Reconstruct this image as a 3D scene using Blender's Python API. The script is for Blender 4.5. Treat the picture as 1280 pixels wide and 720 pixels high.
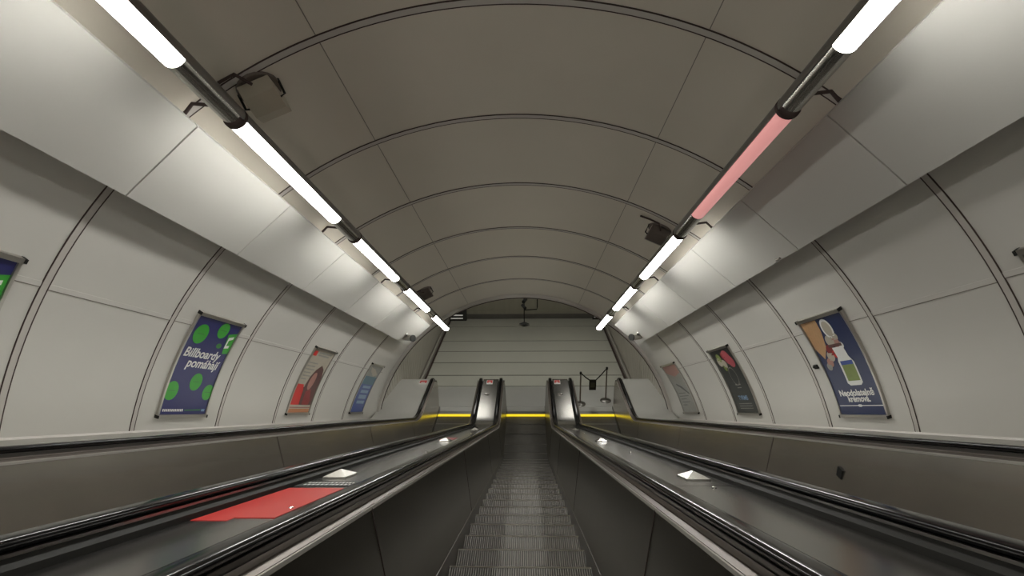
import bpy, bmesh, math, random
from mathutils import Vector, Matrix
random.seed(7)
for o in list(bpy.data.objects): bpy.data.objects.remove(o, do_unlink=True)
SC = bpy.context.scene
COL = SC.collection
PI = math.pi
# ---------------------------------------------------------------- camera, world, exposure
H0 = 6.8                                   # lower hall floor is z = 0, the camera 6.8 m above it
T30 = math.tan(math.radians(30)); C30 = math.cos(math.radians(30)); S30 = 0.5
PITCH = math.radians(13.7728); YAW = math.radians(1.8131)
M_T2W = Matrix.Rotation(math.radians(-30), 3, 'X')
M_CAM = M_T2W @ Matrix.Rotation(YAW, 3, 'Z') @ Matrix.Rotation(PITCH, 3, 'X')
cam_d = bpy.data.cameras.new('camera'); cam = bpy.data.objects.new('camera', cam_d); COL.objects.link(cam)
r_, u_, f_ = M_CAM @ Vector((1, 0, 0)), M_CAM @ Vector((0, 0, 1)), M_CAM @ Vector((0, 1, 0))
mm = Matrix((r_, u_, -f_)).transposed().to_4x4(); mm.translation = (0, 0, H0)
cam.matrix_world = mm
cam_d.sensor_width = 36; cam_d.lens = 620 / 1280 * 36; cam_d.clip_start = .02
SC.camera = cam
w = bpy.data.worlds.new('world'); SC.world = w; w.use_nodes = True
w.node_tree.nodes['Background'].inputs[0].default_value = (.8, .85, .8, 1)
w.node_tree.nodes['Background'].inputs[1].default_value = .02
SC.view_settings.view_transform = 'Standard'; SC.view_settings.look = 'None'
SC.view_settings.gamma = 1; SC.view_settings.use_curve_mapping = False
SC.view_settings.exposure = 0.0
LAMP = 32.0          # emission of the tubes
HALL = 9.5          # emission of the unseen lights added in the hall

# ---------------------------------------------------------------- materials
def mat(name, color, rough=.5, metal=0., noise=0., nscale=4., bump=0., bscale=60., emit=None, es=1., spec=.5, stretch=(1, 1, 1), coat=0., rvar=0.):
    m = bpy.data.materials.new(name); m.use_nodes = True
    nt = m.node_tree; b = nt.nodes['Principled BSDF']
    c = (*color, 1)
    b.inputs['Base Color'].default_value = c; b.inputs['Roughness'].default_value = rough
    b.inputs['Metallic'].default_value = metal; b.inputs['Specular IOR Level'].default_value = spec
    b.inputs['Coat Weight'].default_value = coat; b.inputs['Coat Roughness'].default_value = .12
    tc = nt.nodes.new('ShaderNodeTexCoord'); mp = nt.nodes.new('ShaderNodeMapping')
    mp.inputs['Scale'].default_value = stretch
    nt.links.new(tc.outputs['Object'], mp.inputs['Vector'])
    n = nt.nodes.new('ShaderNodeTexNoise'); n.inputs['Scale'].default_value = nscale; n.inputs['Detail'].default_value = 5
    nt.links.new(mp.outputs[0], n.inputs['Vector'])
    if noise:
        mx = nt.nodes.new('ShaderNodeMix'); mx.data_type = 'RGBA'
        mx.inputs['A'].default_value = (*[v * (1 - noise) for v in color], 1); mx.inputs['B'].default_value = (*[min(1, v * (1 + noise)) for v in color], 1)
        nt.links.new(n.outputs['Fac'], mx.inputs['Factor']); nt.links.new(mx.outputs['Result'], b.inputs['Base Color'])
    if rvar:
        mr = nt.nodes.new('ShaderNodeMapRange'); mr.inputs['From Min'].default_value = .3; mr.inputs['From Max'].default_value = .7
        mr.inputs['To Min'].default_value = max(.02, rough - rvar); mr.inputs['To Max'].default_value = rough + rvar
        nt.links.new(n.outputs['Fac'], mr.inputs['Value']); nt.links.new(mr.outputs[0], b.inputs['Roughness'])
    if bump:
        n2 = nt.nodes.new('ShaderNodeTexNoise'); n2.inputs['Scale'].default_value = bscale
        nt.links.new(mp.outputs[0], n2.inputs['Vector'])
        bp = nt.nodes.new('ShaderNodeBump'); bp.inputs['Strength'].default_value = bump; bp.inputs['Distance'].default_value = .01
        nt.links.new(n2.outputs['Fac'], bp.inputs['Height']); nt.links.new(bp.outputs[0], b.inputs['Normal'])
    if emit:
        b.inputs['Emission Color'].default_value = (*emit, 1); b.inputs['Emission Strength'].default_value = es
    return m
M = {}
M['enamel'] = mat('enamel', (.60, .585, .54), .34, noise=.05, nscale=1.2, rvar=.05)
M['vault'] = mat('vault_enamel', (.66, .61, .52), .36, noise=.06, nscale=1.5, rvar=.06)
M['cove'] = mat('cove_enamel', (.56, .55, .51), .38, noise=.03, nscale=1.5)
M['strip'] = mat('joint_strip', (.52, .49, .45), .4, noise=.08, nscale=9)
M['gasket'] = mat('gasket', (.055, .035, .03), .8)
M['seam'] = mat('seam_dark', (.24, .22, .19), .7)
M['seam_l'] = mat('seam_light', (.60, .58, .54), .4)
M['steel'] = mat('brushed_steel', (.42, .41, .38), .22, 1., noise=.10, nscale=3, rvar=.06, stretch=(.4, .4, 6))
M['steel_panel'] = mat('balustrade_steel', (.52, .49, .44), .22, .88, noise=.20, nscale=1.3, stretch=(1, 1.2, .08))  # upright noise bands stand in for blurred reflections on the steel
M['shaded_panel'] = mat('shaded_balustrade_steel', (.19, .18, .155), .28, 1., noise=.12, nscale=1.3, stretch=(1, 1.2, .08))  # darker copy for the middle escalator, dark reflections put into colour and bands
M['edge'] = mat('edge_aluminium', (.52, .50, .46), .34, .5)
M['steel_dark'] = mat('dark_steel', (.22, .21, .20), .28, 1., noise=.12, nscale=3)
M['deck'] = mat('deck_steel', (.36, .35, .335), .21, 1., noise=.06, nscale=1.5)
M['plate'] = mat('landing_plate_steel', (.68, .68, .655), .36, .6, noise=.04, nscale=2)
M['chrome'] = mat('chrome', (.78, .77, .74), .12, 1.)
M['alu'] = mat('aluminium', (.52, .50, .46), .32, 1., noise=.05)
M['rubber'] = mat('black_rubber', (.006, .0055, .006), .13, 0, spec=.30)
M['black'] = mat('black_paint', (.018, .018, .016), .6, spec=.2)
M['brown'] = mat('dark_bronze', (.20, .17, .15), .38, .75, noise=.1)
M['beige'] = mat('beige_plastic', (.42, .38, .30), .5)
M['floor'] = mat('hall_stone', (.50, .50, .44), .30, noise=.04, nscale=1.5)
M['joint'] = mat('floor_joint', (.13, .13, .11), .6)
M['hallmetal'] = mat('hall_metal', (.40, .38, .31), .30, .6, noise=.12, nscale=1.5, stretch=(4, 1, .2))
M['slat'] = mat('slat_metal', (.50, .475, .42), .40, .3, noise=.08, nscale=2)
M['hallceil'] = mat('hall_ceiling', (.30, .29, .27), .6)
M['baseb'] = mat('skirting_grey', (.33, .32, .29), .5, noise=.08, nscale=6)
M['lit'] = mat('lit_tube', (.9, .9, .9), .4, emit=(1, .985, .94), es=LAMP)
M['pink'] = mat('dying_tube', (.75, .38, .36), .4, emit=(1, .42, .40), es=.50)
M['yellow'] = mat('yellow_light', (.25, .2, .01), .4, emit=(1, .75, .02), es=.95)
M['hall_fill'] = mat('hall_fill_light', (.9, .9, .9), .4, emit=(1, .98, .90), es=HALL)
M['white'] = mat('white_print', (.80, .80, .78), .45)
M['navy'] = mat('navy_print', (.022, .024, .13), .3, noise=.08)
M['navy2'] = mat('dark_navy_print', (.018, .030, .095), .3, noise=.08)
M['green'] = mat('green_print', (.045, .36, .035), .35, noise=.1, nscale=9)
M['green2'] = mat('dark_green_print', (.05, .22, .05), .35)
M['redp'] = mat('red_print', (.62, .035, .03), .35)
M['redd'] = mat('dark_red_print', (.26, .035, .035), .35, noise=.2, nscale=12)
M['maroon'] = mat('brown_hair_print', (.115, .055, .05), .4, noise=.3, nscale=14)
M['skin'] = mat('skin_print', (.42, .22, .18), .4)
M['orange'] = mat('orange_print', (.48, .20, .09), .4)
M['cream'] = mat('cream_print', (.46, .42, .34), .4, noise=.1, nscale=10)
M['wood'] = mat('board_print', (.50, .30, .15), .4, noise=.2, nscale=20, stretch=(1, 5, 1))
M['anthra'] = mat('dark_grey_print', (.03, .033, .03), .3, noise=.15)
M['greyp'] = mat('grey_print', (.30, .30, .27), .4, noise=.25, nscale=20)
M['teal'] = mat('teal_print', (.06, .16, .22), .35, noise=.15, nscale=12)
M['sky'] = mat('light_blue_print', (.22, .34, .50), .35, noise=.1)
M['blue'] = mat('blue_print', (.05, .09, .32), .35, noise=.15)
M['olive'] = mat('olive_print', (.22, .28, .08), .4, noise=.2, nscale=20)
M['pinkp'] = mat('rose_print', (.42, .08, .10), .35, noise=.2, nscale=20)

def tread_mat():
    m = bpy.data.materials.new('grooved_tread'); m.use_nodes = True; nt = m.node_tree; b = nt.nodes['Principled BSDF']
    tc = nt.nodes.new('ShaderNodeTexCoord'); sx = nt.nodes.new('ShaderNodeSeparateXYZ'); nt.links.new(tc.outputs['Object'], sx.inputs[0])
    a = nt.nodes.new('ShaderNodeMath'); a.operation = 'MULTIPLY'; a.inputs[1].default_value = 2 * PI / .0165; nt.links.new(sx.outputs['X'], a.inputs[0])
    s = nt.nodes.new('ShaderNodeMath'); s.operation = 'SINE'; nt.links.new(a.outputs[0], s.inputs[0])
    cr = nt.nodes.new('ShaderNodeValToRGB'); cr.color_ramp.elements[0].position = .25; cr.color_ramp.elements[1].position = .75
    cr.color_ramp.elements[0].color = (.05, .048, .045, 1); cr.color_ramp.elements[1].color = (.24, .23, .21, 1)  # groove shade put into the colour, dark between the ridges
    mr = nt.nodes.new('ShaderNodeMapRange'); mr.inputs['From Min'].default_value = -1; nt.links.new(s.outputs[0], mr.inputs['Value'])
    nt.links.new(mr.outputs[0], cr.inputs[0]); nt.links.new(cr.outputs[0], b.inputs['Base Color'])
    bp = nt.nodes.new('ShaderNodeBump'); bp.inputs['Distance'].default_value = .006; bp.inputs['Strength'].default_value = .7
    nt.links.new(mr.outputs[0], bp.inputs['Height']); nt.links.new(bp.outputs[0], b.inputs['Normal'])
    b.inputs['Roughness'].default_value = .45; b.inputs['Metallic'].default_value = .75
    return m
M['tread'] = tread_mat()

# ---------------------------------------------------------------- object helpers
def tagset(o, label=None, cat=None, group=None, kind=None):
    if label: o['label'] = label
    if cat: o['category'] = cat
    if group: o['group'] = group
    if kind: o['kind'] = kind
    return o
def empty(name, loc, label, cat, group=None):
    o = bpy.data.objects.new(name, None); COL.objects.link(o); o.location = loc; o.empty_display_size = .1
    return tagset(o, label, cat, group)
def wloc(o):
    v = Vector((0, 0, 0))
    while o: v += o.location; o = o.parent
    return v
class MB:
    """collects geometry in world coordinates"""
    def __init__(s): s.v = []; s.f = []; s.m = []
    def add(s, vs, fs, mi=0):
        n = len(s.v); s.v += [Vector(v) for v in vs]; s.f += [tuple(i + n for i in f) for f in fs]; s.m += [mi] * len(fs)
    def grid(s, rows, closed_u=False, closed_v=False, mi=0):
        nu = len(rows); nv = len(rows[0]); vs = [p for r in rows for p in r]; fs = []
        for i in range(nu if closed_u else nu - 1):
            for j in range(nv if closed_v else nv - 1):
                a = i * nv + j; b = ((i + 1) % nu) * nv + j; c = ((i + 1) % nu) * nv + (j + 1) % nv; d = i * nv + (j + 1) % nv
                fs.append((a, b, c, d))
        s.add(vs, fs, mi)
    def sweep(s, rings, caps=True, mi=0):
        s.grid(rings, closed_v=True, mi=mi)
        if caps:
            n = len(rings[0]); s.add(rings[0], [tuple(range(n))], mi); s.add(rings[-1], [tuple(reversed(range(n)))], mi)
    def box(s, lo, hi, mat3=None, org=(0, 0, 0), mi=0):
        vs = [Vector((x, y, z)) for x in (lo[0], hi[0]) for y in (lo[1], hi[1]) for z in (lo[2], hi[2])]
        if mat3 is not None: vs = [mat3 @ v + Vector(org) for v in vs]
        s.add(vs, [(0, 1, 3, 2), (4, 6, 7, 5), (0, 4, 5, 1), (2, 3, 7, 6), (0, 2, 6, 4), (1, 5, 7, 3)], mi)
    def tube(s, pts, r, n=10, mi=0):
        pts = [Vector(p) for p in pts]; rings = []
        up = Vector((.13, .21, .97))
        for i, p in enumerate(pts):
            d = (pts[min(i + 1, len(pts) - 1)] - pts[max(i - 1, 0)]).normalized()
            a = d.cross(up).normalized(); b = d.cross(a)
            rr = r[i] if isinstance(r, (list, tuple)) else r
            rings.append([p + a * rr * math.cos(2 * PI * k / n) + b * rr * math.sin(2 * PI * k / n) for k in range(n)])
        s.sweep(rings, mi=mi)
    def build(s, name, mats, parent=None, smooth=True, bevel=0, ang=35, merge=True):
        me = bpy.data.meshes.new(name)
        if parent is None:
            xs = [v.x for v in s.v]; ys = [v.y for v in s.v]; zs = [v.z for v in s.v]
            org = Vector(((min(xs) + max(xs)) / 2, (min(ys) + max(ys)) / 2, min(zs)))
        else: org = wloc(parent)
        me.from_pydata([tuple(v - org) for v in s.v], [], s.f)
        ms = mats if isinstance(mats, (list, tuple)) else [mats]
        for m in ms: me.materials.append(M[m])
        for p, mi in zip(me.polygons, s.m): p.material_index = mi
        bm = bmesh.new(); bm.from_mesh(me)
        if merge: bmesh.ops.remove_doubles(bm, verts=bm.verts, dist=1e-5)
        bmesh.ops.recalc_face_normals(bm, faces=bm.faces)
        bm.to_mesh(me); bm.free()
        if smooth:
            me.shade_smooth()
            me.set_sharp_from_angle(angle=math.radians(ang))
        o = bpy.data.objects.new(name, me); COL.objects.link(o)
        if parent is None: o.location = org
        else: o.parent = parent
        if bevel:
            md = o.modifiers.new('bevel', 'BEVEL'); md.width = bevel; md.segments = 2; md.limit_method = 'ANGLE'
        return o
def W(x, Y, Z):
    """tunnel axes (x right, Y down the slope, Z normal; camera at origin) -> world"""
    return Vector((x, Y * C30 + Z * S30, -Y * S30 + Z * C30 + H0))
def V(x, y, z): return Vector((x, y, z + H0))          # level axes with the camera at the origin

# ---------------------------------------------------------------- tunnel constants
S = 3.6; CX = -.1156; CZ = -1.2877; SL = -.3689
RQ = [3.277, 4.449, 5.691, 6.981, 8.25, 9.602]
RQall = [-6.7, -5.4, -4.1, -2.8, -1.55, -.35, .85, 2.06] + RQ
RAD = math.radians
def cylp(th, r):
    return CX + r * math.sin(RAD(th)), CZ + r * math.cos(RAD(th))
def PQ(th, q, r):                                       # point by ring coordinate
    x, z = cylp(th, r); return W(x, q + SL * z, z)
def yend(Z): return (9.83 + .14 * (2.33 - Z) - .5 * Z) / C30
YTOP = -8.5
# ---- tube shell
def shell(name, t0, t1, material):
    mb = MB(); n = max(2, int(abs(t1 - t0) / 2)); ny = 26
    def P(th, k, r):
        x, z = cylp(th, r); ye = yend(z); return W(x, YTOP + (ye - YTOP) * k / ny, z)
    for r in (S, S + .08):
        mb.grid([[P(t0 + (t1 - t0) * i / n, k, r) for k in range(ny + 1)] for i in range(n + 1)])
    for k in (0, ny): mb.grid([[P(t0 + (t1 - t0) * i / n, k, r) for r in (S, S + .08)] for i in range(n + 1)])
    for t in (t0, t1): mb.grid([[P(t, k, r) for r in (S, S + .08)] for k in range(ny + 1)])
    return tagset(mb.build(name, material), kind='structure')
shell('wall_left', -80, -38, 'enamel'); shell('wall_right', 38, 80, 'enamel'); shell('ceiling', -38, 38, 'vault')
# ---- ring joints
tn = [0]
def trim(mb, m, parent=None, **k):
    tn[0] += 1
    return tagset(mb.build('trim_%d' % tn[0], m, parent, **k), kind='structure')
def band(q0, q1, r0, r1, t0=-73, t1=73, n=74):
    mb = MB(); ring = []
    for i in range(n + 1):
        t = t0 + (t1 - t0) * i / n
        ring.append([PQ(t, q0, r1), PQ(t, q1, r1), PQ(t, q1, r0), PQ(t, q0, r0)])
    mb.sweep(ring); return mb
for q in RQall:
    t = trim(band(q - .049, q - .005, S - .005, S + .002), 'strip')
    for a, b in ((q - .054, q - .049), (q - .0055, q + .0025)):
        g = band(a, b, S - .0058, S + .002).build('gasket', 'gasket', None)
        org = g.location.copy(); g.parent = t; g.location = org - t.location
# arch edging at the lower end of the tube
mb = MB(); ring = []
for i in range(75):
    th = -73 + 146 * i / 74
    row = []
    for r, dy in ((S - .05, -.10), (S - .05, 0.02), (S + .01, .02), (S + .01, -.10)):
        x, z = cylp(th, r); row.append(W(x, yend(z) + dy, z))
    ring.append(row)
mb.sweep(ring); trim(mb, 'strip')
mb = MB(); ring = []
for i in range(75):
    th = -73 + 146 * i / 74
    row = []
    for r, dy in ((S - .06, .02), (S - .06, .045), (S + .01, .045), (S + .01, .02)):
        x, z = cylp(th, r); row.append(W(x, yend(z) + dy, z))
    ring.append(row)
mb.sweep(ring); trim(mb, 'gasket')
# lengthwise seams between the rings
for th, kind in ((-55.1, 'w'), (55.1, 'w'), (-18.1, 'v'), (18.95, 'v')):
    qs = RQall + [10.865]
    mb = MB(); mb2 = MB()
    for a, b in zip(qs[:-1], qs[1:]):
        a += .004; b -= .055; jit = random.uniform(-.12, .12)
        s = 1 if th > 0 else -1
        if kind == 'w':
            for m_, t0, t1, rr in ((mb, th - .28, th + .28, S - .004), (mb2, th + s * .28, th + s * .38, S - .0035)):
                m_.sweep([[PQ(t0 + jit, q, rr), PQ(t1 + jit, q, rr), PQ(t1 + jit, q, S + .002), PQ(t0 + jit, q, S + .002)] for q in (a, b)])
        else:
            mb.sweep([[PQ(th, q, S - .002), PQ(th + .09, q, S - .002), PQ(th + .09, q, S + .002), PQ(th, q, S + .002)] for q in (a, b)])
    if kind == 'w':
        trim(mb, 'seam_l'); trim(mb2, 'seam')
    else: trim(mb, 'seam')
# skirting ledge below the wall panels
for s, nm in ((-1, 'left'), (1, 'right')):
    mb = MB(); rows = []
    for k in range(2):
        Y = YTOP if k == 0 else 11.45
        xa = CX + s * 3.44; rows.append([W(xa, Y, -.20), W(CX + s * 3.05, Y, -.222), W(CX + s * 3.05, Y, -.30), W(xa + s * .03, Y, -.30)])
    mb.sweep(rows); tagset(mb.build('baseboard_' + nm, 'baseb'), kind='structure')
    mb = MB(); xa = CX + s * 3.42
    mb.sweep([[W(xa, Y, -.185), W(xa + s * .03, Y, -.185), W(xa + s * .03, Y, -.21), W(xa - s * .01, Y, -.21)] for Y in (YTOP, 11.45)])
    trim(mb, 'strip')
# upper end wall, behind the camera
mb = MB()
x0, z0 = CX, CZ
pts = [W(*(lambda c: (c[0], YTOP, c[1]))(cylp(t, S + .05))) for t in range(-110, 111, 5)]
mb.add(pts, [tuple(range(len(pts)))])
tagset(mb.build('wall_back', 'vault', smooth=False), kind='structure')

# ---------------------------------------------------------------- lower hall
YB = 18.95
hz = 3.95 - H0                                           # hall ceiling height
def panelbox(name, lo, hi, m, kind='structure', parent=None, bevel=0):
    mb = MB(); mb.box(V(*lo), V(*hi)); o = mb.build(name, m, parent, smooth=False, bevel=bevel)
    if kind: o['kind'] = kind
    return o
panelbox('floor', (-4.4, 9.0, -7.0), (4.2, YB + .3, -6.815), 'joint')
ys = [13.10, 13.82, 14.74, 15.65, 16.58, 18.04, YB]
fl = MB()
for a, b in zip(ys[:-1], ys[1:]):
    fl.box(V(-3.3, a + .03, -6.83), V(3.1, b - .03, -6.80))
fl.build('floor', 'floor', smooth=False, bevel=.004)['kind'] = 'structure'
# end wall: brushed panels above a dark kick band
panelbox('wall_end', (-3.4, YB + .02, -6.83), (3.2, YB + .2, hz + .05), 'hallmetal')
mb = MB()
for z0_, z1_ in ((-6.79, -6.45), (-6.42, -6.0), (-5.97, -5.3), (-5.27, -4.2)):
    for i in range(5):
        xa = -3.25 + i * 1.29; mb.box(V(xa, YB - .01, z0_), V(xa + 1.27, YB + .02, z1_))
trim(mb, 'hallmetal', smooth=False, bevel=.004)
panelbox('trim_50', (-3.3, YB - .03, -6.81), (3.1, YB - .011, -6.60), 'steel_dark')
# hall ceiling
mb = MB(); mb.box(V(-4.2, 9.8, hz), V(4.0, YB + .3, hz + .1)); tagset(mb.build('ceiling', 'hallceil', smooth=False), kind='structure')
# slatted side walls, kinked in towards the floor edge
for s, nm, xf in ((-1, 'left', -3.2), (1, 'right', 3.0)):
    xs_ = CX + s * 3.42
    poly = [(xs_, 9.9), (xf + s * .02, 12.4), (xf + s * .02, YB + .1)]
    mb = MB(); prof = []
    for (xa, ya), (xb, yb) in zip(poly[:-1], poly[1:]):
        L = math.hypot(xb - xa, yb - ya); n = int(L / .15)
        for i in range(n):
            for k, d in ((0., 0), (.74, 0), (.80, .03), (.94, .03)):
                f = (i + k) / n; prof.append((xa + (xb - xa) * f + s * d, ya + (yb - ya) * f))
    prof.append(poly[-1])
    mb.grid([[V(x, y, z) for z in (-6.8, hz + .03)] for x, y in prof])
    back = [(x + s * .12, y) for x, y in (prof[0], prof[-1])]
    mb.grid([[V(x, y, z) for z in (-6.8, hz + .03)] for x, y in back])
    mb.grid([[V(x, y, z) for x, y in (prof[0], back[0])] for z in (-6.8, hz + .03)])
    mb.build('wall_hall_' + nm, 'slat', smooth=False)['kind'] = 'structure'
    # polished base rail with a dark shadow line
    mb = MB(); mb.box(V(min(xf, xf - s * .07), 12.3, -6.80), V(max(xf, xf - s * .07), YB - .03, -6.66)); mb.build('baseboard_hall_' + nm, 'edge', bevel=.01)['kind'] = 'structure'
    mb = MB(); mb.box(V(min(xf - s * .075, xf - s * .13), 12.3, -6.80), V(max(xf - s * .075, xf - s * .13), YB - .03, -6.775)); trim(mb, 'gasket', smooth=False)
# unseen hall ceiling lights, added above the arch to light the landing
for i, (x, y) in enumerate(((-1.9, 11.9), (-1.9, 15.0), (1.8, 11.9), (1.8, 15.0))):
    side = 'left' if x < 0 else 'right'; where = 'over the landing' if y < 13 else 'further into the lower hall'
    t = empty('added_ceiling_light', V(x, y, hz - .07), 'unseen added square ceiling light on the %s, %s' % (side, where), 'ceiling light', 'unseen ceiling lights added in the lower hall')
    mb = MB(); mb.box(V(x - .62, y - .32, hz - .06), V(x + .62, y + .32, hz + .0)); mb.build('light_frame', 'alu', t, bevel=.006)
    mb = MB(); mb.box(V(x - .58, y - .28, hz - .075), V(x + .58, y + .28, hz - .06)); mb.build('diffuser', 'hall_fill', t, smooth=False)

# ---------------------------------------------------------------- escalators
def zpath(y, Zt, zf, R=1.5):
    """incline z = -y tan30 + Zt/cos30 blended by a fillet into the level z = zf"""
    c = Zt / C30; yk = (c - zf) / T30; t = R * math.tan(RAD(15))
    ya = yk - t * C30; yb = yk + t
    if y <= ya: return -y * T30 + c
    if y >= yb: return zf
    return zf + R - math.sqrt(max(0, R * R - (yb - y) ** 2))
def ysamp(a, b):
    out = [a]
    y = a
    while y < b - 1e-6:
        y += 1.2 if y < 6 else .14
        out.append(min(y, b))
    return out
Y0 = -5.6; YN = 11.6; RN = .34
def offpath(Zt, zf, n, y0=Y0, y1=YN):
    """points (y,z,ty,tz) of the handrail path, offset n along its normal"""
    ys = ysamp(y0, y1); out = []
    for y in ys:
        z = zpath(y, Zt, zf); dz = (zpath(y + .01, Zt, zf) - zpath(y - .01, Zt, zf)) / .02
        L = math.hypot(1, dz); out.append((y - n * dz / L * 1.0 * 0 + n * (-dz) / L, z + n / L))
    return out
def newel(Zt, zf, n, deg=185, k=16):
    out = []
    for i in range(1, k + 1):
        a = RAD(deg) * i / k; r = RN + n
        out.append((YN + r * math.sin(a), zf - RN + r * math.cos(a)))
    return out
def strip_sweep(profile, Zt, zf, wrap=False, y1=YN):
    """profile: list of (x, n)"""
    cols = []
    for x, n in profile:
        p = offpath(Zt, zf, n, y1=y1)
        if wrap: p = p + newel(Zt, zf, n)
        cols.append([V(x, y, z) for y, z in p])
    return [list(r) for r in zip(*cols)]
# step path
ZS = -1.07; ZF = -6.80; YCOMB = 11.45
def stepz(y): return zpath(y, ZS, ZF, 2.2)
def nosings():
    ys = []; y = 3.56; dist = 0; target = 0
    # march both ways along the path with .44 m spacing
    pos = [3.56]
    yy = 3.56
    while yy < YCOMB:
        d = 0
        while d < .44:
            y2 = yy + .005; d += math.hypot(.005, stepz(y2) - stepz(yy)); yy = y2
        pos.append(yy)
    yy = 3.56; back = []
    for _ in range(14):
        yy -= .44 * C30; back.append(yy)
    return sorted(back + pos)
NOS = [y for y in nosings() if y < YCOMB + .4]
def make_escalator(xc, label, ztl, ztr, dark=False, zfl=-5.82, zfr=-5.82):
    t = empty('escalator', V(xc, YCOMB, ZF), label, 'escalator', None)
    for k in range(1, len(NOS)):
        ya, yb = NOS[k - 1], NOS[k]
        if yb > YCOMB: yb = YCOMB
        if yb - ya < .05: continue
        z = stepz(yb); zn = stepz(NOS[k - 1])
        mb = MB()
        ybx = yb
        mb.box(V(xc - .497, ya - .03, z - .03), V(xc + .497, ybx - .012, z))
        drop = max(.02, stepz(yb) - stepz(min(yb + .38, YCOMB)))
        # curved riser
        rows = []
        for i in range(6):
            f = i / 5; rows.append([V(x, ybx - .012 - .035 * math.sin(f * PI / 2) * (drop / .22), z - drop * f) for x in (xc - .497, xc + .497)])
        mb.grid(rows)
        s_ = mb.build('step', 'tread', t, smooth=False)
        nb = MB(); nb.box(V(xc - .497, ybx - .014, z - .010), V(xc + .497, ybx, z + .001)); nb.build('nosing', 'alu', s_, smooth=False)
    # comb, comb light and landing plates
    mb = MB(); mb.box(V(xc - .52, YCOMB + .045, ZF - .03), V(xc + .52, YCOMB + .24, ZF + .004))
    for i in range(34):
        x = xc - .49 + .98 * i / 33; mb.box(V(x - .006, YCOMB - .03, ZF - .01), V(x + .006, YCOMB + .05, ZF + .006))
    mb.build('comb', 'alu', t, smooth=False)
    mb = MB(); mb.box(V(xc - .50, YCOMB - .03, ZF + .007), V(xc + .50, YCOMB + .06, ZF + .022)); mb.build('comb_light', 'yellow', t, smooth=False)['label'] = 'bright yellow light strip along the comb'
    for a, b in ((YCOMB + .25, 11.935), (11.95, 13.09)):
        mb = MB(); mb.box(V(xc - .885, a, ZF - .02), V(xc + .885, b, ZF + .0)); mb.build('landing_plate', 'plate', t, bevel=.003)
    for s, Zt, zf in ((-1, ztl, zfl), (1, ztr, zfr)):
        xs = lambda d: xc + s * d
        # handrail
        prof = [(.598, -.016), (.600, -.009), (.605, -.004), (.613, -.001), (.625, 0), (.645, 0), (.657, -.001), (.665, -.004), (.670, -.009), (.672, -.016), (.668, -.026), (.655, -.034), (.615, -.034), (.602, -.026)]
        mb = MB(); mb.sweep(strip_sweep([(xs(a), n) for a, n in prof], Zt, zf, True)); mb.build('handrail', 'rubber', t, ang=60)
        # handrail guide below it
        mb = MB(); mb.sweep(strip_sweep([(xs(a), n) for a, n in ((.607, -.036), (.663, -.036), (.663, -.062), (.607, -.062))], Zt, zf, True)); mb.build('handrail_guide', 'steel_dark', t)
        # sloping inner deck in two bronze strips with a dark line between, chrome edge trim
        mb = MB(); mb.sweep(strip_sweep([(xs(a), n) for a, n in ((.603, -.052), (.603, -.062), (.582, -.068), (.582, -.058))], Zt, zf)); mb.build('inner_deck', 'brown', t)
        mb = MB(); mb.sweep(strip_sweep([(xs(a), n) for a, n in ((.578, -.060), (.578, -.070), (.556, -.076), (.556, -.066))], Zt, zf)); mb.build('inner_deck', 'brown', t)
        mb = MB(); mb.sweep(strip_sweep([(xs(a), n) for a, n in ((.603, -.063), (.603, -.09), (.556, -.09), (.556, -.077))], Zt, zf)); mb.build('deck_channel', 'black', t)
        mb = MB(); mb.sweep(strip_sweep([(xs(a), n) for a, n in ((.5545, -.067), (.5545, -.082), (.551, -.082), (.5505, -.069))], Zt, zf)); mb.build('edge_trim', 'edge', t)
        # outer flank below the handrail
        mb = MB(); mb.sweep(strip_sweep([(xs(a), n) for a, n in ((.664, -.045), (.700, -.062), (.700, -.10), (.655, -.10))], Zt, zf)); mb.build('outer_deck_edge', 'black', t)
        # inner panel: ruled between trim and skirt, with round newel end
        top = offpath(Zt, zf, -.082, y1=YN); mb = MB(); rows = []
        for y, z in top:
            zb = stepz(min(y, YCOMB)) + .10
            rows.append([V(xs(.553), y, z), V(xs(.5285), y, (z + zb) / 2), V(xs(.504), y, zb)])
        mb.grid(rows)
        # newel end: fan to the rounded edge
        cy, cz = YN, zf - RN; zt_ = top[-1][1]; r = zt_ - cz
        last = []
        for i in range(13):
            a = RAD(180) * i / 12 if False else RAD(115) * i / 12
            yy, zz = cy + r * math.sin(a), cz + r * math.cos(a)
            fr = (zt_ - zz) / (zt_ - (ZF + .10)); last.append((yy, zz, .553 - .049 * fr))
        last.append((YN + .10, ZF + .10, .504)); last.append((YN, ZF + .10, .504))
        vs = [V(xs(b), a, c) for a, c, b in last]; mb.add(vs, [tuple(range(len(vs)))])
        mb.build('inner_panel', 'shaded_panel' if dark else 'steel_panel', t, ang=20, merge=True)
        for yj in (-.9, 1.61, 4.1, 6.6, 9.1):
            z = zpath(yj, Zt, zf) - .09; zb = stepz(yj) + .11; jb = MB(); jb.sweep([[V(xs(x_) - s * e_, yj + dy, z_) for e_, dy in ((.0015, 0), (.0015, .006), (-.001, .006), (-.001, 0))] for x_, z_ in ((.5522, z), (.5045, zb))]); jb.build('panel_joint', 'gasket', t, smooth=False)
        # round newel side skin between the panel and the handrail
        mb = MB(); rr = [(YN + (RN - .06) * math.sin(RAD(a)), zf - RN + (RN - .06) * math.cos(RAD(a))) for a in range(0, 181, 12)]
        ra = [V(xs(.549), a, c) for a, c in rr]; rb = [V(xs(.66), a, c) for a, c in rr]
        mb.grid([ra, rb]); mb.build('newel_cap', 'steel_dark', t)
        # skirt
        mb = MB(); rows = []
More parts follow.
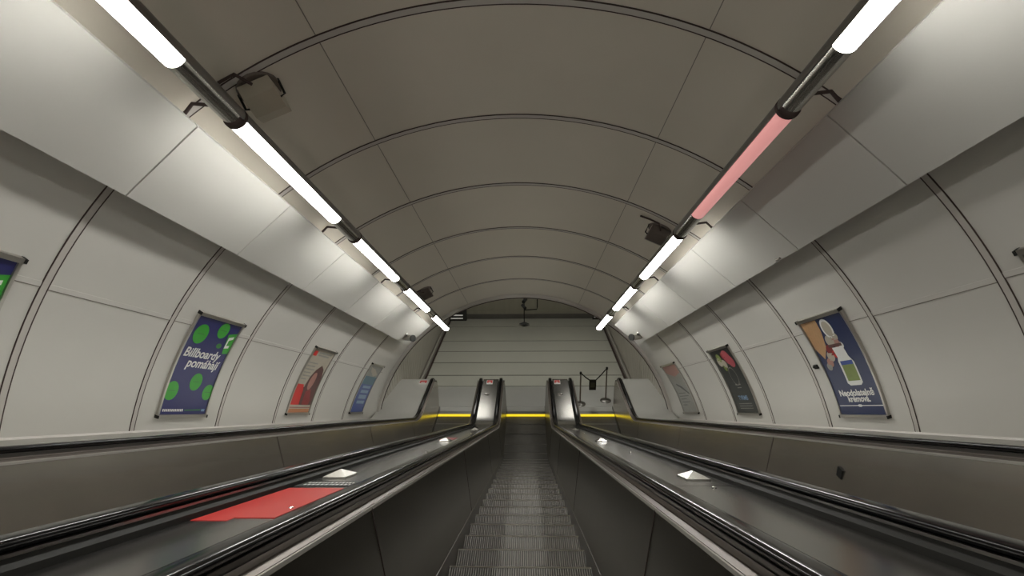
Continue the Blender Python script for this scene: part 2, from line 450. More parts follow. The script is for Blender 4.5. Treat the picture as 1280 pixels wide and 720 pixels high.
        for y in ysamp(Y0, YN + .2):
            zb = stepz(min(y, YCOMB)); rows.append([V(xs(.506), y, zb + .10), V(xs(.500), y, zb + .095), V(xs(.500), y, zb - .12)])
        mb.grid(rows); mb.build('skirt', 'steel_dark', t, ang=20)
    return t
XC = [-1.855, -.065, 1.725]
ZM, ZI, ZO = -.30, -.285, -.168
escL = make_escalator(XC[0], 'left escalator, the one beside the left wall posters', ZO, ZI)
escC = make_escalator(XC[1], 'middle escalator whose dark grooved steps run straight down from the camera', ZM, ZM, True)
escR = make_escalator(XC[2], 'right escalator, closed off by the belt barrier at its foot', ZI, ZO)
# seams on the inner panels (vertical joints)
# ---------------------------------------------------------------- decks between and beside the escalators
def deck(x0, x1, Zt0, Zt1, label, ztop=-5.87, m='deck'):
    t = empty('escalator_deck', V((x0 + x1) / 2, YN, ztop), label, 'deck', 'steel decks between and beside the escalators')
    cuts = [-5.6, -2.9, -.4, 2.1, 4.6, 7.1, 9.45, YN + .06]
    for a, b in zip(cuts[:-1], cuts[1:]):
        rows = []
        for y in ysamp(a + .003, b - .003):
            rows.append([V(x0, y, zpath(y, Zt0, ztop)), V(x1, y, zpath(y, Zt1, ztop)), V(x1, y, zpath(y, Zt1, ztop) - .02), V(x0, y, zpath(y, Zt0, ztop) - .02)])
        mb = MB(); mb.sweep(rows); mb.build('deck_panel', m, t, ang=20)
    rows = []
    for i in range(11):
        a = RAD(100) * i / 10; rows.append([V(x, YN + .06 + .22 * math.sin(a), ztop - .22 + .22 * math.cos(a)) for x in (x0, x1)])
    rows.append([V(x, YN + .25, ZF) for x in (x0, x1)])
    mb = MB(); mb.grid(rows); mb.build('deck_end', m, t)
    return t
def deckpt(x, y, dk, n=0.0):
    x0, x1, a, b = dk; f = (x - x0) / (x1 - x0); z = zpath(y, a, -5.87) * (1 - f) + zpath(y, b, -5.87) * f
    dz = (zpath(y + .01, a, -5.87) - zpath(y - .01, a, -5.87)) / .02; L = math.hypot(1, dz)
    return V(x, y - dz * n / L, z + n / L)
DL = (-1.152, -.768, -.365, -.365); DR = (.638, 1.022, -.365, -.365)
DLO = (-3.50, -2.555, -.228, -.228); DRO = (2.425, 3.27, -.228, -.228)
d1 = deck(*DL, 'long steel deck between the left and middle escalators, with the red advert on it')
d2 = deck(*DR, 'long steel deck between the middle and right escalators, without any advert')
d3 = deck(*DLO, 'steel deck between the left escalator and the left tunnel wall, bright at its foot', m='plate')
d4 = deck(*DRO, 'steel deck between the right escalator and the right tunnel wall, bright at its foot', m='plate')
for t, dk in ((d1, DL), (d2, DR)):
    for y in ((1.55, 3.78, 6.9) if dk is DL else (2.04, 3.77, 6.9)):
        x = dk[0] + .25; mb = MB(); c = deckpt(x, y, dk)
        nrm = (deckpt(x, y, dk, .01) - c).normalized(); tg = Vector((1, 0, 0)); bt = nrm.cross(tg)
        mb.sweep([[c + nrm * h + (tg * math.cos(2 * PI * k / 12) + bt * math.sin(2 * PI * k / 12)) * r for k in range(12)] for h, r in ((0, .011), (.004, .011), (.007, .006))])
        mb.build('screw', 'chrome', t)
    mb = MB(); c = deckpt((dk[0] + dk[1]) / 2 - .05, 10.9, dk, .0)
    mb.box(c + Vector((-.06, -.03, 0)), c + Vector((.06, .03, .03))); mb.build('key_switch', 'chrome', t, bevel=.008)
# anti-slide blocks (low pyramids)
def pyramid(dk, x, y, label, m='alu'):
    mb = MB(); w_, l_, h = .062, .085, .04
    base = [deckpt(x + a * w_, y + b * l_, dk) for a, b in ((-1, -1), (1, -1), (1, 1), (-1, 1))]
    up = [deckpt(x + a * w_, y + b * l_, dk, .008) for a, b in ((-1, -1), (1, -1), (1, 1), (-1, 1))]
    top = deckpt(x, y, dk, h)
    mb.add(base + up + [top], [(0, 1, 2, 3), (0, 1, 5, 4), (1, 2, 6, 5), (2, 3, 7, 6), (3, 0, 4, 7), (4, 5, 8), (5, 6, 8), (6, 7, 8), (7, 4, 8)])
    o = mb.build('anti_slide_block', m, smooth=False)
    tagset(o, label, 'anti-slide block', 'pyramid blocks on the decks between the escalators')
# ---------------------------------------------------------------- cove panels
CJ = [-6.8, -4.2, -1.65, .77, 1.98, 3.19, 4.38, 5.64, 6.90, 8.19, 10.45]
def pos_word(i, n): return ['farthest down the slope', 'second from the far end', 'third from the far end', 'fourth from the far end', 'fifth from the far end', 'sixth from the far end', 'seventh from the far end', 'behind the frame edge, eighth from the far end', 'above the frame, ninth from the far end', 'tenth from the far end'][n - 1 - i]
for s, nm in ((-1, 'left'), (1, 'right')):
    for i, (a, b) in enumerate(zip(CJ[:-1], CJ[1:])):
        mb = MB(); rows = []
        n = 9
        def prof(f, off):
            th = s * (32.2 + (42.3 - 32.2) * f); r = S - .14 - .010 * f - .012 * math.sin(f * PI) + off
            return th, r
        for q in (a + .006, b - .006):
            inner = [PQ(*(lambda tr: (tr[0], q, tr[1]))(prof(k / n, 0))) for k in range(n + 1)]
            outer = [PQ(*(lambda tr: (tr[0], q, tr[1]))(prof(k / n, .03))) for k in range(n, -1, -1)]
            rows.append(inner + outer)
        mb.sweep(rows)
        o = mb.build('cove_panel', 'cove', ang=50)
        tagset(o, 'white enamel cove panel above the %s wall, %s' % (nm, pos_word(i, len(CJ) - 1)), 'cove panel', 'cove panels above the %s wall' % nm)
    # carrier behind the panels
    mb = MB(); mb.sweep([[PQ(s * t, q, r) for t, r in ((35, S - .10), (39.5, S - .10), (39.5, S), (35, S))] for q in (-6.5, 10.3)]); trim(mb, 'seam')
# ---------------------------------------------------------------- fluorescent lamps
def lamp(s, Ya, Yb, label, m='lit', last=False):
    cx = -1.64 if s < 0 else 1.43; cz = 1.60; R = .058
    t = empty('fluorescent_lamp', W(cx, (Ya + Yb) / 2, cz), label, 'fluorescent lamp', 'fluorescent lamps along the %s side' % ('left' if s < 0 else 'right'))
    def arc(a0, a1, r, Y, n=14, r2=None):
        o = [W(cx - s * -1 * 0 + r * math.sin(RAD(a)) * (s), Y, cz - r * math.cos(RAD(a))) for a in [a0 + (a1 - a0) * k / n for k in range(n + 1)]]
        if r2: o += [W(cx + r2 * math.sin(RAD(a)) * s, Y, cz - r2 * math.cos(RAD(a))) for a in [a1 + (a0 - a1) * k / n for k in range(n + 1)]]
        return o
    # a=0 points down, positive towards the wall
    mb = MB(); mb.sweep([arc(-72, 82, R, Y, 14, R - .012) for Y in (Ya, Yb)]); mb.build('lamp_tube', m, t, ang=60)
    ye = Yb + (.02 if last else .50)
    mb = MB(); mb.sweep([arc(82, 288, R + .006, Y, 14, R - .006) for Y in (Ya - .03, ye)]); mb.build('housing', 'steel_dark', t, ang=60)
    if not last:
        mb = MB(); mb.sweep([arc(-72, 82, R, Y, 14, R - .01) for Y in (Yb + .004, Yb + .455)]); mb.build('cover', 'steel', t, ang=60)
    mb = MB(); mb.sweep([arc(0, 345, R + .008, Y, 23) for Y in (Ya - .03, Ya - .005)]); mb.build('end_cap', 'gasket', t, ang=60)
    if last:
        mb = MB(); mb.sweep([arc(0, 345, R + .006, Y, 23) for Y in (Yb, Yb + .06)]); mb.build('end_cap', 'gasket', t, ang=60)
    # curved arm to the vault / cove and its cable
    vx, vz = cylp(s * 32, S - .16)
    mb = MB(); mb.tube([W(cx + s * .02, Ya + .02, cz + .05), W(cx + s * .10, Ya - .0, cz + .09), W(vx - s * .02, Ya + .0, vz + .08), W(vx + s * .07, Ya + .05, vz + .02)], .011, 8); mb.build('bracket', 'gasket', t)
    vx, vz = cylp(s * 29, S)
    mb = MB(); mb.tube([W(cx, Ya - .10, cz + .05), W((cx + vx) / 2, Ya - .14, cz + .12), W(vx, Ya - .12, vz)], .009, 8); mb.build('cable', 'gasket', t)
    vx, vz = cylp(s * 29, S)
    for yh in (Ya + .3, Yb - .3): mb = MB(); mb.tube([W(cx, yh, cz + .05), W(vx, yh, vz)], .008, 8); mb.build('hanger', 'steel_dark', t)
LY = [2.46 + 1.98 * k for k in range(-5, 4)]
wl = {3: 'lowest one at the tunnel foot', 2: 'second from the tunnel foot', 1: 'third from the tunnel foot', 0: 'fourth from the tunnel foot', -1: 'cut by the top edge of the photo'}
for s, nm in ((-1, 'left'), (1, 'right')):
    for k, Ya in zip(range(-5, 4), LY):
        lb = 'white fluorescent lamp of the %s row, %s' % (nm, wl.get(k, '%s one behind the camera' % ['', '', 'first', 'second', 'third', 'fourth'][-k]))
        m = 'lit'
        if s > 0 and k == 0: lb = 'dim pink fluorescent lamp on the right side, the only failing one'; m = 'pink'
        lamp(s, Ya, Ya + 1.46, lb, m, last=(k == 3))
# ---------------------------------------------------------------- loudspeakers beside the lamps
def frame_at(th, q):
    c = PQ(th, q, S); nrm = (PQ(th, q, S - .1) - c).normalized(); ax = (W(0, 1, 0) - W(0, 0, 0)).normalized()
    sd = nrm.cross(ax).normalized(); return c, nrm, ax, sd
def speaker(th, q, label, m, sc=1.):
    c, n, a, sd = frame_at(th, q); s = 1 if th > 0 else -1; sd = sd * 1
    t = empty('loudspeaker', c, label, 'loudspeaker', 'loudspeakers under the vault')
    P = lambda x, y, z: c + (sd * x + a * y + n * z) * sc
    mb = MB()
    A = [P(-.10, -.12, .03), P(.10, -.12, .03), P(.10, .12, .03), P(-.10, .12, .03)]
    B = [P(-.10, -.10, .10), P(.10, -.10, .10), P(.10, .12, .12), P(-.10, .12, .12)]
    mb.sweep([A, B], caps=False); mb.add(A, [(0, 1, 2, 3)])
    r0, r1 = P(-.10, .0, .16), P(.10, .0, .16)
    mb.add(B + [r0, r1], [(0, 1, 5, 4), (2, 3, 4, 5), (0, 4, 3), (1, 2, 5)])
    mb.build('speaker_body', m, t, smooth=False, bevel=.004)
    for e in (-1, 1): mb = MB(); mb.tube([P(e * .13, -.02, .0), P(e * .13, -.02, .1), P(e * .095, -.02, .11)], .008, 8); mb.build('mounting_arm', 'black', t)
    mb = MB(); mb.tube([P(0, -.16, .08), P(-.05, -.24, .05), P(-.16, -.20, .03), P(-.26, -.16, .02)], .010, 8); mb.build('cable', 'gasket', t)
    mb = MB(); 
    ring = [P(.13 * math.cos(2 * PI * k / 20), .13 * math.sin(2 * PI * k / 20) - .02, .004) for k in range(20)]; ring2 = [p + n * .02 for p in ring]
    mb.sweep([ring, ring2]); mb.build('mounting_plate', 'brown', t)
speaker(-25.6, 3.40, 'beige box loudspeaker beside the left lamps, the one nearest the camera', 'beige')
speaker(26.2, 5.95, 'dark box loudspeaker beside the right lamps below the pink one', 'brown')
speaker(-26.6, 8.70, 'dark box loudspeaker beside the left lamps, far down by the arch', 'brown')
# spot cameras under the last cove panels
for s, nm in ((-1, 'left'), (1, 'right')):
    th = s * 39.2; q = 9.75; c = PQ(th, q, S - .135); n = (PQ(th, q, S - .3) - c).normalized(); up_ = Vector((0, 0, 1)); fw = (W(0, -1, 0) - W(0, 0, 0)).normalized()
    t = empty('spot_camera', c, 'small dark surveillance camera under the last %s cove panel' % nm, 'camera', 'surveillance cameras at the tunnel foot')
    mb = MB(); mb.tube([c + n * .005, c + n * .03], .045, 14); mb.build('mount', 'alu', t)
    mb = MB(); mb.tube([c + n * .02, c + n * .09], .015, 8); mb.build('arm', 'black', t)
    p = c + n * .11; fw = (fw + Vector((-s * 1.1, 0, -.25))).normalized(); mb = MB(); mb.tube([p - fw * .13, p + fw * .10], .058, 16); mb.build('camera_body', 'alu', t)
    mb = MB(); mb.tube([p + fw * .10, p + fw * .125], .064, 16); mb.build('lens', 'black', t)

# ---------------------------------------------------------------- posters
class Poster:
    def __init__(s, side, q0, q1, label, t0=53.3, t1=69.9, group=None):
        s.s = side; s.q0 = q0; s.q1 = q1; s.t0 = t0; s.t1 = t1; s.w = q1 - q0; s.h = RAD(t1 - t0) * S
        s.root = empty('wall_poster', PQ(side * t1, (q0 + q1) / 2, S), label, 'poster', 'framed posters on the tunnel walls')
        s.layer = 0
    def P(s, u, v, off):
        """u 0..1 left to right as read, v metres down from the top"""
        q = s.q0 + u * s.w if s.s < 0 else s.q1 - u * s.w
        return PQ(s.s * (s.t0 + math.degrees(v / S)), q, S - off)
    def slab(s, u0, v0, u1, v1, a, b, name, m, label=None):
        n = max(2, int(abs(v1 - v0) / .05)); rows = []
        for k in range(n + 1):
            v = v0 + (v1 - v0) * k / n; rows.append([s.P(u0, v, a), s.P(u1, v, a), s.P(u1, v, b), s.P(u0, v, b)])
        mb = MB(); mb.sweep(rows); o = mb.build(name, m, s.root, ang=50)
        if label: o['label'] = label
        return o
    def frame(s, m='alu', sheet='navy'):
        e = .045
        s.body = s.slab(0, 0, 1, s.h, .012, 0, 'sheet', sheet)
        s.slab(-.03, -.022, 1.03, .012, .030, 0, 'frame_rail', m); s.slab(-.03, s.h - .012, 1.03, s.h + .022, .030, 0, 'frame_rail', m)
        s.slab(-.02, .012, 0.012, s.h - .012, .022, 0, 'frame_side', m); s.slab(.988, .012, 1.02, s.h - .012, .022, 0, 'frame_side', m)
        for u in (-.033, 1.008):
            for v in (-.024, s.h - .006): s.slab(u, v, u + .025, v + .03, .033, 0, 'corner_cap', 'black')
    def poly(s, pts, m, name='print', lift=1):
        """flat polygon(s), pts as (u 0..1, v in fractions of the height)"""
        loops = pts if isinstance(pts[0][0], (tuple, list)) else [pts]
        bm = bmesh.new()
        for lp in loops:
            vs = [bm.verts.new((u * s.w, v * s.h, 0)) for u, v in lp]; bm.faces.new(vs)
        s._map(bm, m, name, lift)
    def _map(s, bm, m, name, lift):
        v = -.1
        while v < s.h + .1:
            bmesh.ops.bisect_plane(bm, geom=bm.verts[:] + bm.edges[:] + bm.faces[:], plane_co=(0, v, 0), plane_no=(0, 1, 0)); v += .04
        org = wloc(s.body)
        for vt in bm.verts:
            vt.co = s.P(vt.co.x / s.w, vt.co.y, .0125 + .0009 * lift) - org
        me = bpy.data.meshes.new(name); bm.to_mesh(me); bm.free(); me.materials.append(M[m])
        o = bpy.data.objects.new(name, me); COL.objects.link(o); o.parent = s.body
        return o
    def ell(s, u, v, ru, rv, m, name='print', lift=1, rot=0, n=28):
        p = []
        for k in range(n):
            a = 2 * PI * k / n; x, y = ru * math.cos(a), rv * math.sin(a)
            X = x * s.w; Yv = y * s.w; c, sn = math.cos(RAD(rot)), math.sin(RAD(rot))
            p.append((u + (X * c - Yv * sn) / s.w, v + (X * sn + Yv * c) / s.h))
        s.poly(p, m, name, lift)
    def text(s, txt, u, v, size, m='white', shear=0., bold=0., lift=2, align='CENTER', name='lettering', sx=1.):
        cu = bpy.data.curves.new('t', 'FONT'); cu.body = txt; cu.size = size; cu.align_x = align; cu.shear = shear; cu.offset = bold
        ob = bpy.data.objects.new('t', cu); COL.objects.link(ob)
        dg = bpy.context.evaluated_depsgraph_get(); me = bpy.data.meshes.new_from_object(ob.evaluated_get(dg))
        bm = bmesh.new(); bm.from_mesh(me)
        for vt in bm.verts: vt.co = Vector((u * s.w + vt.co.x * sx, v * s.h - vt.co.y, 0))
        bpy.data.objects.remove(ob, do_unlink=True); bpy.data.meshes.remove(me)
        return s._map(bm, m, name, lift)
def bill(p, words=True):
    p.frame('alu', 'navy')
    for i, (u, v, r) in enumerate(((.20, .165, .155), (.62, .085, .13), (.10, .74, .145), (.54, .64, .14), (.88, .74, .13))):
        p.ell(u + .02, v + .02, r * .9, r * .95, 'green', 'green_disc')
        p.poly([(u - .05, v + .015), (u + .09, v + .015), (u + .09, v + .022), (u - .05, v + .022)], 'green2', 'caption', 2)
    # plain green phone-like panel at the right edge
    p.poly([(.80, .13), (.985, .10), (.985, .33), (.86, .34)], 'green', 'print', 1)
    p.poly([(.84, .16), (.95, .14), (.95, .17), (.87, .19), (.87, .25), (.94, .24), (.94, .27), (.84, .28)], 'white', 'print', 2)
    p.ell(.71, .265, .06, .04, 'green2', 'print', 1)
    p.text('Billboardy', .45, .415, .132, shear=.2, bold=.003)
    p.text('pomáhají', .55, .515, .132, shear=.2, bold=.003)
    p.poly([[(.06 + i * .035, .938), (.084 + i * .035, .938), (.084 + i * .035, .962), (.06 + i * .035, .962)] for i in range(12)], 'white', 'fine_print')
    p.poly([(.50, .945), (.86, .940), (.86, .953), (.50, .955)], 'green2', 'fine_print'); p.poly([(.88, .938), (.955, .938), (.955, .962), (.88, .962)], 'sky', 'fine_print')
pA = Poster(-1, 4.69, 5.39, 'blue and green poster reading Billboardy pomáhají on the left wall'); bill(pA)
pZ = Poster(-1, 2.32, 3.03, 'blue and green poster cut off by the left edge of the photo'); bill(pZ)
# red-brown portrait poster
p = Poster(-1, 7.25, 7.98, 'beige and red poster with a long-haired person on the left wall'); p.frame('alu', 'cream')
p.poly([(.03, .60), (.97, .60), (.97, .87), (.03, .87)], 'maroon')
p.poly([(.03, .56), (.30, .56), (.40, .70), (.45, .87), (.03, .87)], 'redp', lift=2)
p.poly([(.40, .87), (.36, .60), (.42, .44), (.55, .32), (.72, .24), (.88, .30), (.97, .42), (.97, .87)], 'maroon', 'hair_print', 3)
p.ell(.60, .50, .12, .20, 'skin', 'face_print', 4, 12)
p.poly([(.50, .66), (.70, .62), (.86, .80), (.84, .87), (.52, .87)], 'redd', lift=4)
p.poly([(.05, .045), (.20, .045), (.20, .12), (.05, .12)], 'redp', lift=1)
for k, wd in enumerate((.60, .52)): p.poly([(.28, .05 + k * .04), (.28 + wd, .05 + k * .04), (.28 + wd, .072 + k * .04), (.28, .072 + k * .04)], 'greyp')
for k, wd in enumerate((.42, .36, .40, .30, .34, .22)): p.poly([(.06, .22 + k * .05), (.06 + wd, .22 + k * .05), (.06 + wd, .238 + k * .05), (.06, .238 + k * .05)], 'greyp')
p.poly([(.03, .93), (.97, .93), (.97, .985), (.03, .985)], 'orange'); p.poly([(.03, .905), (.97, .905), (.97, .915), (.03, .915)], 'redd')
# blue poster
p = Poster(-1, 9.86, 10.60, 'blue poster with a mottled grey top, last on the left wall'); p.frame('alu', 'blue')
p.poly([(.03, .015), (.97, .015), (.97, .25), (.03, .25)], 'greyp'); p.poly([(.1, .06), (.5, .09), (.9, .20), (.6, .24), (.25, .15)], 'cream', lift=2)
p.poly([(.03, .25), (.97, .25), (.97, .42), (.03, .42)], 'teal')
for k, (a, b) in enumerate(((.45, .50), (.54, .60), (.64, .72), (.76, .82))): p.poly([(.25, a), (.85, a), (.85, b), (.25, b)], 'sky', lift=2)
# cream bottle poster, right wall
p = Poster(1, 4.715, 5.40, 'navy poster with a food bottle and white words on the right wall'); p.frame('alu', 'navy2')
p.poly([(.02, .02), (.40, .02), (.38, .14), (.30, .30), (.14, .42), (.02, .30)], 'wood')
p.ell(.54, .13, .115, .155, 'white', 'bowl_print', 2); p.ell(.54, .13, .085, .12, 'cream', 'bowl_print', 3)
random.seed(3)
for u, v, r, m in ((.45, .25, .09, 'cream'), (.56, .28, .08, 'skin'), (.36, .34, .09, 'redd'), (.30, .40, .08, 'cream'), (.22, .46, .07, 'skin'), (.60, .22, .06, 'cream'), (.44, .38, .07, 'redp'), (.16, .50, .06, 'greyp'), (.64, .31, .05, 'white')):
    p.ell(u, v, r, r, m, 'garnish_print', 2)
p.poly([(.36, .285), (.66, .285), (.66, .315), (.36, .315)], 'maroon', lift=3)
p.poly([(.42, .32), (.66, .32), (.68, .42), (.74, .48), (.74, .68), (.69, .705), (.46, .705), (.41, .68), (.41, .46), (.44, .42)], 'white', 'bottle_print', 4)
p.poly([(.45, .46), (.71, .46), (.71, .66), (.45, .66)], 'olive', 'label_print', 5); p.poly([(.45, .46), (.71, .46), (.71, .50), (.45, .50)], 'blue', 'label_print', 6)
p.text('Neodolatelně', .50, .805, .088, bold=.003, sx=1.05); p.text('krémová.', .52, .865, .088, bold=.003)
p.poly([(.03, .90), (.97, .90), (.97, .908), (.03, .908)], 'white'); p.ell(.5, .904, .05, .02, 'white')
# dark poster, right wall
p = Poster(1, 7.27, 8.00, 'dark poster with pink and white flowers on the right wall'); p.frame('alu', 'anthra')
for u, v, r, m in ((.28, .14, .10, 'olive'), (.22, .20, .10, 'cream'), (.40, .24, .10, 'cream'), (.66, .15, .16, 'pinkp'), (.76, .22, .13, 'pinkp'), (.52, .12, .08, 'redd'), (.34, .30, .07, 'olive')):
    p.ell(u, v, r, r, m, 'flower_print', 2)
p.ell(.52, .44, .16, .2, 'greyp', 'print', 1); p.ell(.52, .44, .145, .185, 'anthra', 'print', 2)
p.poly([(.40, .56), (.64, .56), (.64, .575), (.40, .575)], 'greyp'); p.poly([(.44, .61), (.62, .61), (.62, .62), (.44, .62)], 'greyp')
p.text('TYRMB', .50, .80, .10, 'sky', bold=.001)
for k in range(3): p.poly([(.2, .85 + k * .035), (.8, .85 + k * .035), (.8, .857 + k * .035), (.2, .857 + k * .035)], 'greyp')
# pale poster, right wall
p = Poster(1, 9.86, 10.75, 'pale grey poster with thin dark lines, last on the right wall'); p.frame('alu', 'greyp')
p.poly([(.03, .02), (.97, .02), (.97, .20), (.5, .26), (.03, .16)], 'skin', lift=1)
p.poly([(.3, .4), (.6, .47), (.9, .62), (.86, .64), (.55, .52), (.28, .43)], 'anthra', lift=1)
for k, wd in enumerate((.5, .62, .4, .55, .3)): p.poly([(.15, .60 + k * .06), (.15 + wd, .60 + k * .06), (.15 + wd, .612 + k * .06), (.15, .612 + k * .06)], 'anthra')
# the one cut by the right edge
p = Poster(1, 2.35, 3.05, 'framed poster cut off by the right edge of the photo'); p.frame('alu', 'navy2')
p.poly([(.05, .05), (.6, .05), (.5, .35), (.05, .40)], 'cream'); p.poly([(.2, .6), (.8, .6), (.8, .63), (.2, .63)], 'white')

# ---------------------------------------------------------------- adverts and stickers on the decks
def sticker(dk, x0, x1, y0, y1, m, name, label, cat, n=.002, group=None, skew=0.):
    mb = MB(); rows = []
    k = 8
    for i in range(k + 1):
        y = y0 + (y1 - y0) * i / k
        rows.append([deckpt(x0, y, dk, n), deckpt(x1, y + skew, dk, n), deckpt(x1, y + skew, dk, 0.0002), deckpt(x0, y, dk, .0002)])
    mb.sweep(rows); o = mb.build(name, m, smooth=False)
    if label: tagset(o, label, cat, group)
    return o

sticker(DL, -1.145, -1.02, 1.36, 1.98, 'redp', 'deck_advert', 'long red advert sheet lying on the deck left of the middle escalator', 'advert', .0015)
E_ = bpy.data.objects['deck_advert']
def advpart(x0, x1, y0, y1, m, name, skew=0.):
    o = sticker(DL, x0, x1, y0, y1, m, name, None, None, .0022, skew=skew); org = o.location.copy(); o.parent = E_; o.location = org - E_.location; return o
advpart(-1.02, -.88, 1.40, 1.98, 'redp', 'red_field')
advpart(-1.145, -.86, 2.025, 2.17, 'black', 'black_field')
random.seed(5)
for r in range(2):
    x = -1.12
    while x < -.89:
        wd = random.uniform(.008, .02); advpart(x, x + wd * .7, 2.06 + r * .05, 2.085 + r * .05, 'white', 'lettering').location.z += .0009; x += wd + .004
pyramid(DL, -1.06, 2.36, 'bright steel pyramid block on the left deck just past the red advert')
pyramid(DL, -.99, 5.15, 'steel pyramid block halfway down the left deck, by the small painted red reflection')
pyramid(DL, -.99, 8.10, 'steel pyramid block on the left deck, the one nearest its foot')
pyramid(DR, .90, 2.34, 'steel pyramid block on the right deck nearest the camera', 'steel')  # darker metal on the right-hand blocks stands in for a brown reflection
pyramid(DR, .86, 5.15, 'steel pyramid block halfway down the right deck', 'steel')
pyramid(DR, .86, 8.10, 'steel pyramid block on the right deck, the one nearest its foot', 'steel')
sticker(DL, -1.10, -.93, 5.30, 5.75, 'redd', 'deck_reflection', 'small dark red painted reflection on the left deck past the middle pyramid block', 'sticker')  # red reflection in the deck steel, put in as a thin coloured sheet
def warn(dk, x0, x1, label):
    o = sticker(dk, x0, x1, 11.42, 11.64, 'white', 'warning_sticker', label, 'sticker', .002, 'red and white stickers on the deck ends')
    a = sticker(dk, x0 + .012, x1 - .012, 11.49, 11.63, 'redp', 'red_field', None, None, .003); org = a.location.copy(); a.parent = o; a.location = org - o.location
    b = sticker(dk, x0 + .05, x1 - .05, 11.50, 11.545, 'white', 'symbol', None, None, .0038); org = b.location.copy(); b.parent = o; b.location = org - o.location
warn(DL, -1.06, -.90, 'red and white sticker at the end of the deck left of the middle escalator')
warn(DR, .665, .825, 'red and white sticker at the end of the deck right of the middle escalator')
warn(DLO, -2.80, -2.60, 'red and white sticker at the end of the deck by the left wall')
# ---------------------------------------------------------------- hall furniture
def post(x, y, h, label):
    t = empty('barrier_post', V(x, y, ZF), label, 'barrier post', 'posts of the belt barrier')
    mb = MB(); n = 24
    rings = [[V(x + r * math.cos(2 * PI * k / n), y + r * math.sin(2 * PI * k / n), ZF + z) for k in range(n)] for z, r in ((.001, .15), (.012, .15), (.025, .13), (.035, .04), (.06, .022))]
    mb.sweep(rings); mb.build('base', 'steel_dark', t)
    mb = MB(); mb.tube([V(x, y, ZF + .05), V(x, y, ZF + h - .05)], .019, 12); mb.build('pole', 'brown', t)
    mb = MB(); mb.tube([V(x, y, ZF + h - .06), V(x, y, ZF + h)], .030, 12); mb.build('belt_head', 'black', t)
post(1.405, 12.07, .95, 'dark barrier post at the foot of the right escalator, the left one')
post(2.122, 12.25, 1.0, 'dark barrier post at the foot of the right escalator, the right one')
def at_px(a, b, f): return a + (b - a) * f
b0, b1 = V(1.41, 12.07, ZF + .92), V(2.12, 12.25, ZF + .97); bm_ = V(1.74, 12.15, ZF + .66)
mb = MB()
def belt(p0, p1, hw=.022):
    d = (p1 - p0).normalized(); u = Vector((0, 0, 1)); nn = d.cross(u).normalized() * .003
    mb.sweep([[p + u * hw + nn, p - u * hw + nn, p - u * hw - nn, p + u * hw - nn] for p in (p0, p0 + (p1 - p0) * .5 - u * .015, p1)])
belt(b0, bm_ + Vector((-.07, 0, 0))); belt(bm_ + Vector((.07, 0, 0)), b1)
t = empty('barrier_belt', bm_, 'dark belt hanging in a V between the two barrier posts with a plate', 'barrier belt')
mb.build('belt', 'black', t)
mb = MB(); mb.box(bm_ + Vector((-.095, -.008, -.28)), bm_ + Vector((.095, .008, .03))); mb.build('sign_plate', 'black', t, bevel=.004)
mb = MB(); mb.box(bm_ + Vector((-.06, -.011, -.20)), bm_ + Vector((.06, -.008, -.06))); mb.build('symbol', 'anthra', t)
# hanging lamp with cameras below the arch
cx_, cy_ = -.09, 13.0; zt = hz
t = empty('hanging_lamp', V(cx_, cy_, zt), 'dark diamond-shaped fitting hanging on a thin pole below the arch', 'hanging fitting')
mb = MB(); mb.tube([V(cx_, cy_, zt), V(cx_, cy_, -4.80)], .014, 8); mb.build('pole', 'black', t)
mb = MB(); c = V(cx_, cy_, -4.82)
mb.add([c + Vector(v) for v in ((-.15, 0, 0), (0, -.15, 0), (.15, 0, 0), (0, .15, 0), (0, 0, .06), (0, 0, -.03))], [(0, 1, 4), (1, 2, 4), (2, 3, 4), (3, 0, 4), (1, 0, 5), (2, 1, 5), (3, 2, 5), (0, 3, 5)])
mb.build('shade', 'black', t, smooth=False)
mb = MB(); mb.add([c + Vector(v) for v in ((-.17, 0, -.035), (0, -.17, -.035), (.17, 0, -.035), (0, .17, -.035), (-.15, 0, -.055), (0, -.15, -.055), (.15, 0, -.055), (0, .15, -.055))], [(0, 1, 2, 3), (4, 5, 6, 7), (0, 1, 5, 4), (1, 2, 6, 5), (2, 3, 7, 6), (3, 0, 4, 7)]); mb.build('shade_rim', 'alu', t, smooth=False)
mb = MB(); mb.tube([V(cx_ - .02, cy_ - .09, -4.16), V(cx_ + .05, cy_ + .10, -4.13)], .048, 12); mb.build('camera_body', 'black', t)
mb = MB(); mb.tube([V(cx_ - .05, cy_ + .07, -4.30), V(cx_ + .03, cy_ - .11, -4.33)], .042, 12); mb.build('camera_body', 'black', t)
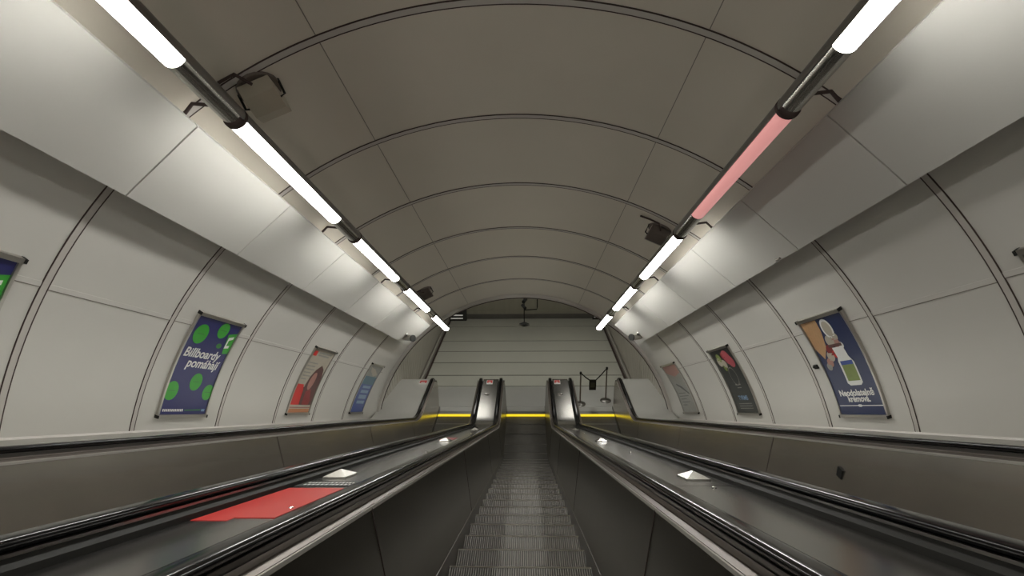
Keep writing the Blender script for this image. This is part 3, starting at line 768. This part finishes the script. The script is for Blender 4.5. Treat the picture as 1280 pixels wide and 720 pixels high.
mb = MB(); mb.tube([V(cx_, cy_, -4.42), V(.26, cy_, -4.40), V(.272, cy_, -4.33), V(.272, cy_, zt)], .015, 8); mb.build('conduit', 'black', t)
# direction signs hanging at both sides of the arch
def hsign(xc, y, z, label, wd=.24):
    t = empty('hanging_sign', V(xc, y, hz), label, 'hanging sign', 'hanging sign boxes at the sides of the arch')
    mb = MB(); mb.box(V(xc - wd, y - .06, z - .19), V(xc + wd, y + .06, z + .22)); mb.build('sign_box', 'black', t, bevel=.008)
    for dz in (-.11, -.02):
        mb = MB(); mb.box(V(xc - wd + .04, y - .072, z + dz - .018), V(xc + wd - .10, y - .058, z + dz + .018)); mb.build('light_strip', 'white', t, bevel=.004)
    for dx in (-.15, .15):
        mb = MB(); mb.tube([V(xc + dx, y, z + .2), V(xc + dx, y, hz)], .012, 8); mb.build('hanger', 'black', t)
hsign(-1.93, 13.0, -4.52, 'black sign box with two white strips hanging left behind the last left lamp')
hsign(1.95, 13.0, -4.50, 'black sign box hanging right behind the last right lamp', .16)
# small fittings on the walls
c, n, a, sd = frame_at(61.3, 5.53)
mb = MB(); mb.box((-.022, -.03, 0), (.022, .03, .02), Matrix((sd, a, n)).transposed(), c); mb.tube([c + n * .02, c + n * .03 + a * .01, c + n * .012 + a * .05], .007, 8)
tagset(mb.build('wall_bracket', 'black', bevel=.003), 'small dark bracket on the right wall beside the navy poster', 'bracket')
c2 = PQ(42.0, 4.66, S - .145); n2 = (PQ(41.2, 4.36, S - .4) - c2).normalized(); a2 = (W(0, 1, 0) - W(0, 0, 0)).normalized()
mb = MB(); mb.tube([c2, c2 + n2 * .03, c2 + n2 * .035 + a2 * .05, c2 + n2 * .01 + a2 * .07 ], .009, 8)
tagset(mb.build('cable_clip', 'brown'), 'small bent clip on the lower edge of the right cove panels', 'clip')
yS = 3.14; xS = XC[2] + .535
for k in (0, 1):
    pass
mb = MB(); zc = -2.33
mb.box(V(xS - .006, yS - .02, zc - .04), V(xS + .006, yS + .035, zc + .035))
tagset(mb.build('panel_sticker', 'black', smooth=False), 'small torn black sticker on the far side panel of the right escalator', 'sticker')
